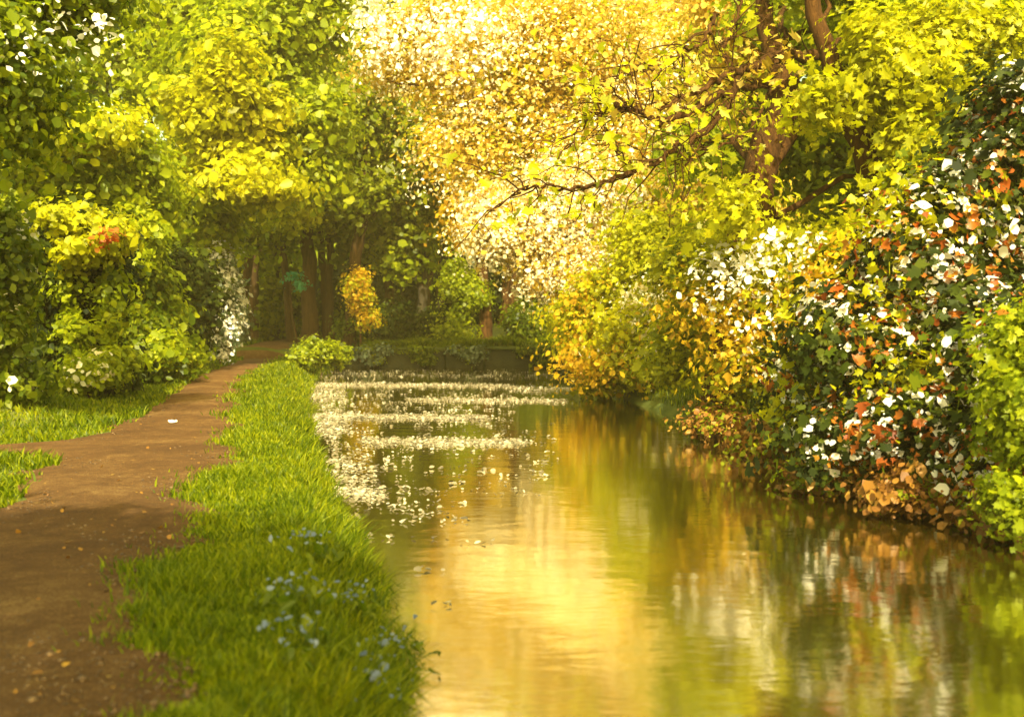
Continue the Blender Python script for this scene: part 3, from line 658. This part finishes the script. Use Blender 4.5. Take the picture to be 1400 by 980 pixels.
# ------------------------------------------------------------------ grass
def grass(name, label, X, Y, hgt, wid, rng, lean=.45):
    n = len(X); Z = height(X, Y) - .01
    tuft = np.sin(X * 2.1 + Y * .9 + 1.2 * np.sin(Y * 1.3)) * np.sin(Y * 1.7 - X * 1.1) + .6 * np.sin(X * 6.3 + 2 * np.sin(Y * 4.1)) * np.sin(Y * 5.2)
    hgt = hgt * np.clip(1 + .42 * tuft, .35, 2.2)
    a = rng.uniform(0, 2 * math.pi, n); dx, dy = np.cos(a), np.sin(a)
    h = hgt * rng.uniform(.45, 1.3, n); w = wid * rng.uniform(.6, 1.3, n)
    ln = h * lean * rng.uniform(.2, 1.6, n); b = rng.uniform(0, 2 * math.pi, n); lx, ly = np.cos(b) * ln, np.sin(b) * ln
    V = np.zeros((n, 5, 3))
    V[:, 0] = np.stack([X - dx * w, Y - dy * w, Z], -1); V[:, 1] = np.stack([X + dx * w, Y + dy * w, Z], -1)
    V[:, 2] = np.stack([X + dx * w * .8 + lx * .35, Y + dy * w * .8 + ly * .35, Z + h * .6], -1)
    V[:, 3] = np.stack([X - dx * w * .8 + lx * .35, Y - dy * w * .8 + ly * .35, Z + h * .6], -1)
    V[:, 4] = np.stack([X + lx, Y + ly, Z + h * .95], -1)
    base = (np.arange(n) * 5)[:, None]
    loops = np.concatenate([base + [[0, 1, 2, 3]], base + [[3, 2, 4]]], 1).ravel()
    st = (np.arange(n)[:, None] * 7 + np.array([[0, 4]])).ravel(); tt = np.tile([4, 3], n)
    me = mesh_np(name, V.reshape(-1, 3), loops, st, tt)
    return tag(link(name, me, M['grass']), label, 'grass', kind='stuff')


def scatter(n, y0, y1, lo, hi, rng, power=2.0):
    """points between the lines lo(y), hi(y), denser near the camera"""
    u = rng.random(n); k = 1 - power
    Y = (y0 ** k + u * (y1 ** k - y0 ** k)) ** (1 / k)
    a, b = lo(Y), hi(Y); return a + (b - a) * rng.random(n), Y


gr = np.random.default_rng(5)
lx_ = lambda y: np.interp(y, LEFT[:, 1], LEFT[:, 0]); prx = lambda y: np.interp(y, PR[:, 1], PR[:, 0]); plx = lambda y: np.interp(y, PL[:, 1], PL[:, 0])
X, Y = scatter(230000, 2.2, 52, lambda y: prx(y) - .6, lambda y: lx_(y) - .04, gr, 1.9)
keep = (X > path_edges(Y)[1] + .22 * gr.normal(size=len(X)) * gr.random(len(X)) - .03) & (X < lx_(Y) - .02)
X, Y = X[keep], Y[keep]
grass('grass', 'green grass on the verge between the path and the water', X, Y, .085 + .0016 * Y, .0035 + .0005 * Y, gr)
# taller bank grass along the water's edge
Yb = (2.5 ** -1 + gr.random(30000) * (50 ** -1. - 2.5 ** -1)) ** -1.; Xb = lx_(Yb) - np.abs(gr.normal(scale=.22, size=len(Yb))) + .02
grass('bank_grass', 'longer grass hanging over the edge of the left bank', Xb, Yb, .16 + .001 * Yb, .004 + .0005 * Yb, gr, .7)
X, Y = scatter(150000, 6, 70, lambda y: plx(y) - 9, lambda y: plx(y) + .1, gr, 1.6)
d = path_edges(Y)[0] - X; keep = (d > .22 * gr.normal(size=len(X)) * gr.random(len(X)) - .03) & (Y > 0)
grass('slope_grass', 'grass on the slope left of the path', X[keep], Y[keep], .10 + .0015 * Y[keep], .0045 + .0006 * Y[keep], gr, .6)
X = gr.uniform(-8, 12, 30000); Y = 52.3 + np.abs(gr.normal(scale=1.2, size=30000))
grass('far_grass', 'grass along the top of the far wall', X, Y, .34, .025, gr, .9)
X, Y = scatter(30000, 9, 48, lambda y: np.interp(y, RIGHT[::-1, 1], RIGHT[::-1, 0]) + .35, lambda y: np.interp(y, RIGHT[::-1, 1], RIGHT[::-1, 0]) + 4, gr, 1.4)
grass('right_grass', 'grass under the shrubs of the right bank', X, Y, .18, .012, gr)

# ------------------------------------------------------------------ blue flowers on the near bank
FG = 'blue flower clumps on the near bank'
spots = [(545, 815, 'at the water edge, nearest the reflected gold'), (505, 850, 'just left of the water edge'), (395, 835, 'in the middle of the grass'), (400, 880, 'low in the grass, nearest the path'),
         (480, 800, 'highest up the bank, beside longer grass'), (420, 765, 'alone in the grass farther along the bank'), (555, 870, 'overhanging the water')]
for i, (px, py, where) in enumerate(spots):
    frng = np.random.default_rng(90 + i)
    Y = F0 * 1.68 / (py - 440); x = min(gx(px, Y), float(lx_(Y)) - .12)
    B = np.array([x, Y, hz(x, Y)])
    t = empty('flower_clump', B, 'clump of small blue flowers ' + where, 'flowers', FG)
    n = 90; pos = B + np.stack([frng.normal(scale=.10, size=n), frng.normal(scale=.14, size=n), frng.uniform(.02, .15, n)], -1)
    link('leaves', leaf_mesh('leaves', pos, frng.normal(size=(n, 3)) + [0, 0, .5], .06, frng, True, B, .5), M['mid'], t)
    n = 24; pos = B + np.stack([frng.normal(scale=.10, size=n), frng.normal(scale=.13, size=n), .17 + frng.uniform(-.03, .06, n)], -1)
    st = [(np.array([[p_[0], p_[1], B[2] - .02], p_]), np.array([.0016, .0012])) for p_ in pos]
    tubes('stems', st, M['grass'], t, B, 4)
    link('blossom', leaf_mesh('blossom', pos, frng.normal(size=(n, 3)) * .5 + [0, -.4, .8], .028, frng, True, B, 1.0), M['blue'], t)

# ------------------------------------------------------------------ small pale flecks on the water
br = np.random.default_rng(17)
pts = []


def streak(px0, px1, py, n, jy=2.2, dens=1.0):
    for _ in range(n):
        u = br.random() ** dens; px = px0 + (px1 - px0) * u; y = py + br.normal(scale=jy) + 3.0 * (u - .5) * .5
        Y = F0 * 2.1 / (y - 440); pts.append((gx(px, Y), Y))


streak(435, 700, 527, 700, 1.6, 1.3); streak(560, 770, 548, 320, 1.8); streak(430, 660, 571, 800, 2.0, 1.2); streak(500, 720, 605, 330, 3, 1.2)
streak(425, 470, 540, 150, 8); streak(432, 475, 580, 150, 9); streak(445, 510, 640, 90, 14); streak(448, 520, 676, 150, 5); streak(440, 700, 550, 420, 22, 1.4)
streak(700, 780, 533, 120, 3); streak(440, 760, 620, 130, 30, 1.3); streak(450, 640, 700, 34, 30); streak(470, 700, 790, 6, 50)
streak(430, 760, 512, 250, 3)
pts = np.array(pts); keep = inside(pts[:, 0], pts[:, 1], CANAL); pts = pts[keep]
fp, fn = [], []
for (x, y) in pts:
    k = 5
    fp.append(np.stack([x + br.normal(scale=.05 + .0016 * y, size=k), y + br.normal(scale=.04, size=k), WATER_Z + .012 + np.abs(br.normal(scale=.009, size=k))], -1))
    fn.append(np.stack([br.normal(scale=.5, size=k), br.normal(scale=.5, size=k) - .35, np.full(k, 1.5)], -1))
fb = link('floating_fleck', leaf_mesh('floating_fleck', np.concatenate(fp), np.concatenate(fn), .042, br, True), M['drift'])
tag(fb, 'drifts of small pale flecks floating on the water', 'blossom', kind='stuff')

# ------------------------------------------------------------------ small things on the path
def petal(px, py, size, mk, label, name, cat):
    Y = F0 * 1.68 / (py - 440); x = gx(px, Y); r = np.random.default_rng(int(px))
    B = np.array([x, Y, .06]); t = empty(name, B, label, cat)
    pos = B + np.array([[0, 0, .01], [.05, .02, .02], [-.04, .03, .015]]) * size / .1
    link('petal', leaf_mesh('petal', pos, np.array([[.2, -.5, .8], [-.3, -.5, .7], [.4, -.3, .8]]), size, r, True, B), M[mk], t)


# pebbles trodden into the path
def pebbles(n, rng):
    X, Y = scatter(n, 4, 30, lambda y: path_edges(y)[0] + .05, lambda y: path_edges(y)[1] - .02, rng, 1.9)
    base = np.array([(1, 0, 0), (-1, 0, 0), (0, 1, 0), (0, -1, 0), (0, 0, 1), (0, 0, -1)], float)
    F = np.array([(0, 2, 4), (2, 1, 4), (1, 3, 4), (3, 0, 4), (2, 0, 5), (1, 2, 5), (3, 1, 5), (0, 3, 5)])
    r = .0085 * np.exp(rng.normal(scale=.5, size=(n, 1, 1)))
    V = base[None] * r * rng.uniform(.6, 1.3, (n, 6, 3)) * np.array([1, 1, .6]) + np.stack([X, Y, np.maximum(height(X, Y), 0) + .035], -1)[:, None]
    return quads_mesh('pebbles', V.reshape(-1, 3), (np.arange(n)[:, None, None] * 6 + F[None]).reshape(-1, 3))


M['pebble'] = leaf_mat('pebble_stone', [(.035, .018, .006), (.08, .045, .017), (.15, .09, .038)], trans=0)
tag(link('pebbles', pebbles(9000, np.random.default_rng(31)), M['pebble']), 'small pebbles trodden into the brown path', 'pebbles', kind='stuff')
petal(234, 581, .10, 'white', 'single white fallen blossom lying on the sunlit path', 'fallen_blossom', 'blossom')
pr_ = np.random.default_rng(23)
n = 350; X, Y = scatter(n, 4, 45, lambda y: plx(y) + .05, lambda y: prx(y) - .05, pr_, 1.9)
pos = np.stack([X, Y, np.full(n, .05)], -1)
lit = link('leaf_litter', leaf_mesh('leaf_litter', pos, pr_.normal(scale=.35, size=(n, 3)) + [0, 0, 1], .028, pr_, True), M['deadleaf'])
tag(lit, 'scattered brown leaf litter and crumbs lying on the path', 'leaf litter', kind='stuff')

# ------------------------------------------------------------------ haze
V, Q = box_geo(-75, 75, -25, 125, -2.5, 48, RNG, 0, 2)
m, nt, out = new_mat('warm_haze'); pv = nt.nodes.new('ShaderNodeVolumePrincipled')
pv.inputs['Color'].default_value = (1.0, .80, .32, 1); pv.inputs['Density'].default_value = .0008; pv.inputs['Anisotropy'].default_value = .1
nt.links.new(pv.outputs[0], out.inputs['Volume'])
tag(link('haze', quads_mesh('haze', V, Q), m), kind='stuff')

# ------------------------------------------------------------------ light
SUN_EL, SUN_AZ = math.radians(41), math.radians(173)          # azimuth from +Y towards +X
sd = Vector((math.sin(SUN_AZ) * math.cos(SUN_EL), math.cos(SUN_AZ) * math.cos(SUN_EL), math.sin(SUN_EL)))
sl = bpy.data.lights.new('sun', 'SUN'); sl.energy = 3.6; sl.angle = math.radians(.55); sl.color = (1.0, .90, .66)
so = bpy.data.objects.new('sun', sl); COL.objects.link(so); so.rotation_euler = sd.to_track_quat('Z', 'Y').to_euler(); so.location = (0, 0, 60)
w = bpy.data.worlds.new('World'); SC.world = w; w.use_nodes = True; nt = w.node_tree
bg = nt.nodes['Background']; sky = nt.nodes.new('ShaderNodeTexSky'); sky.sky_type = 'NISHITA'; sky.sun_disc = False
sky.sun_elevation = SUN_EL; sky.sun_rotation = SUN_AZ; sky.dust_density = 4; sky.ozone_density = .6; sky.air_density = 1
mx = nt.nodes.new('ShaderNodeMix'); mx.data_type = 'RGBA'; mx.blend_type = 'MULTIPLY'; mx.inputs[0].default_value = 1
mx.inputs[7].default_value = (1.10, 1.0, .46, 1)
nt.links.new(sky.outputs[0], mx.inputs[6]); nt.links.new(mx.outputs[2], bg.inputs[0]); bg.inputs[1].default_value = .15

vs = SC.view_settings; vs.view_transform = 'Standard'; vs.look = 'None'; vs.gamma = 1; vs.use_curve_mapping = False; vs.exposure = 1.85
SC.render.engine = 'CYCLES'; cy = SC.cycles
cy.use_denoising = True; cy.volume_bounces = 0; cy.max_bounces = 8; cy.diffuse_bounces = 3; cy.glossy_bounces = 3; cy.transmission_bounces = 4; cy.transparent_max_bounces = 4
cy.sample_clamp_indirect = 6; cy.caustics_reflective = False; cy.caustics_refractive = False
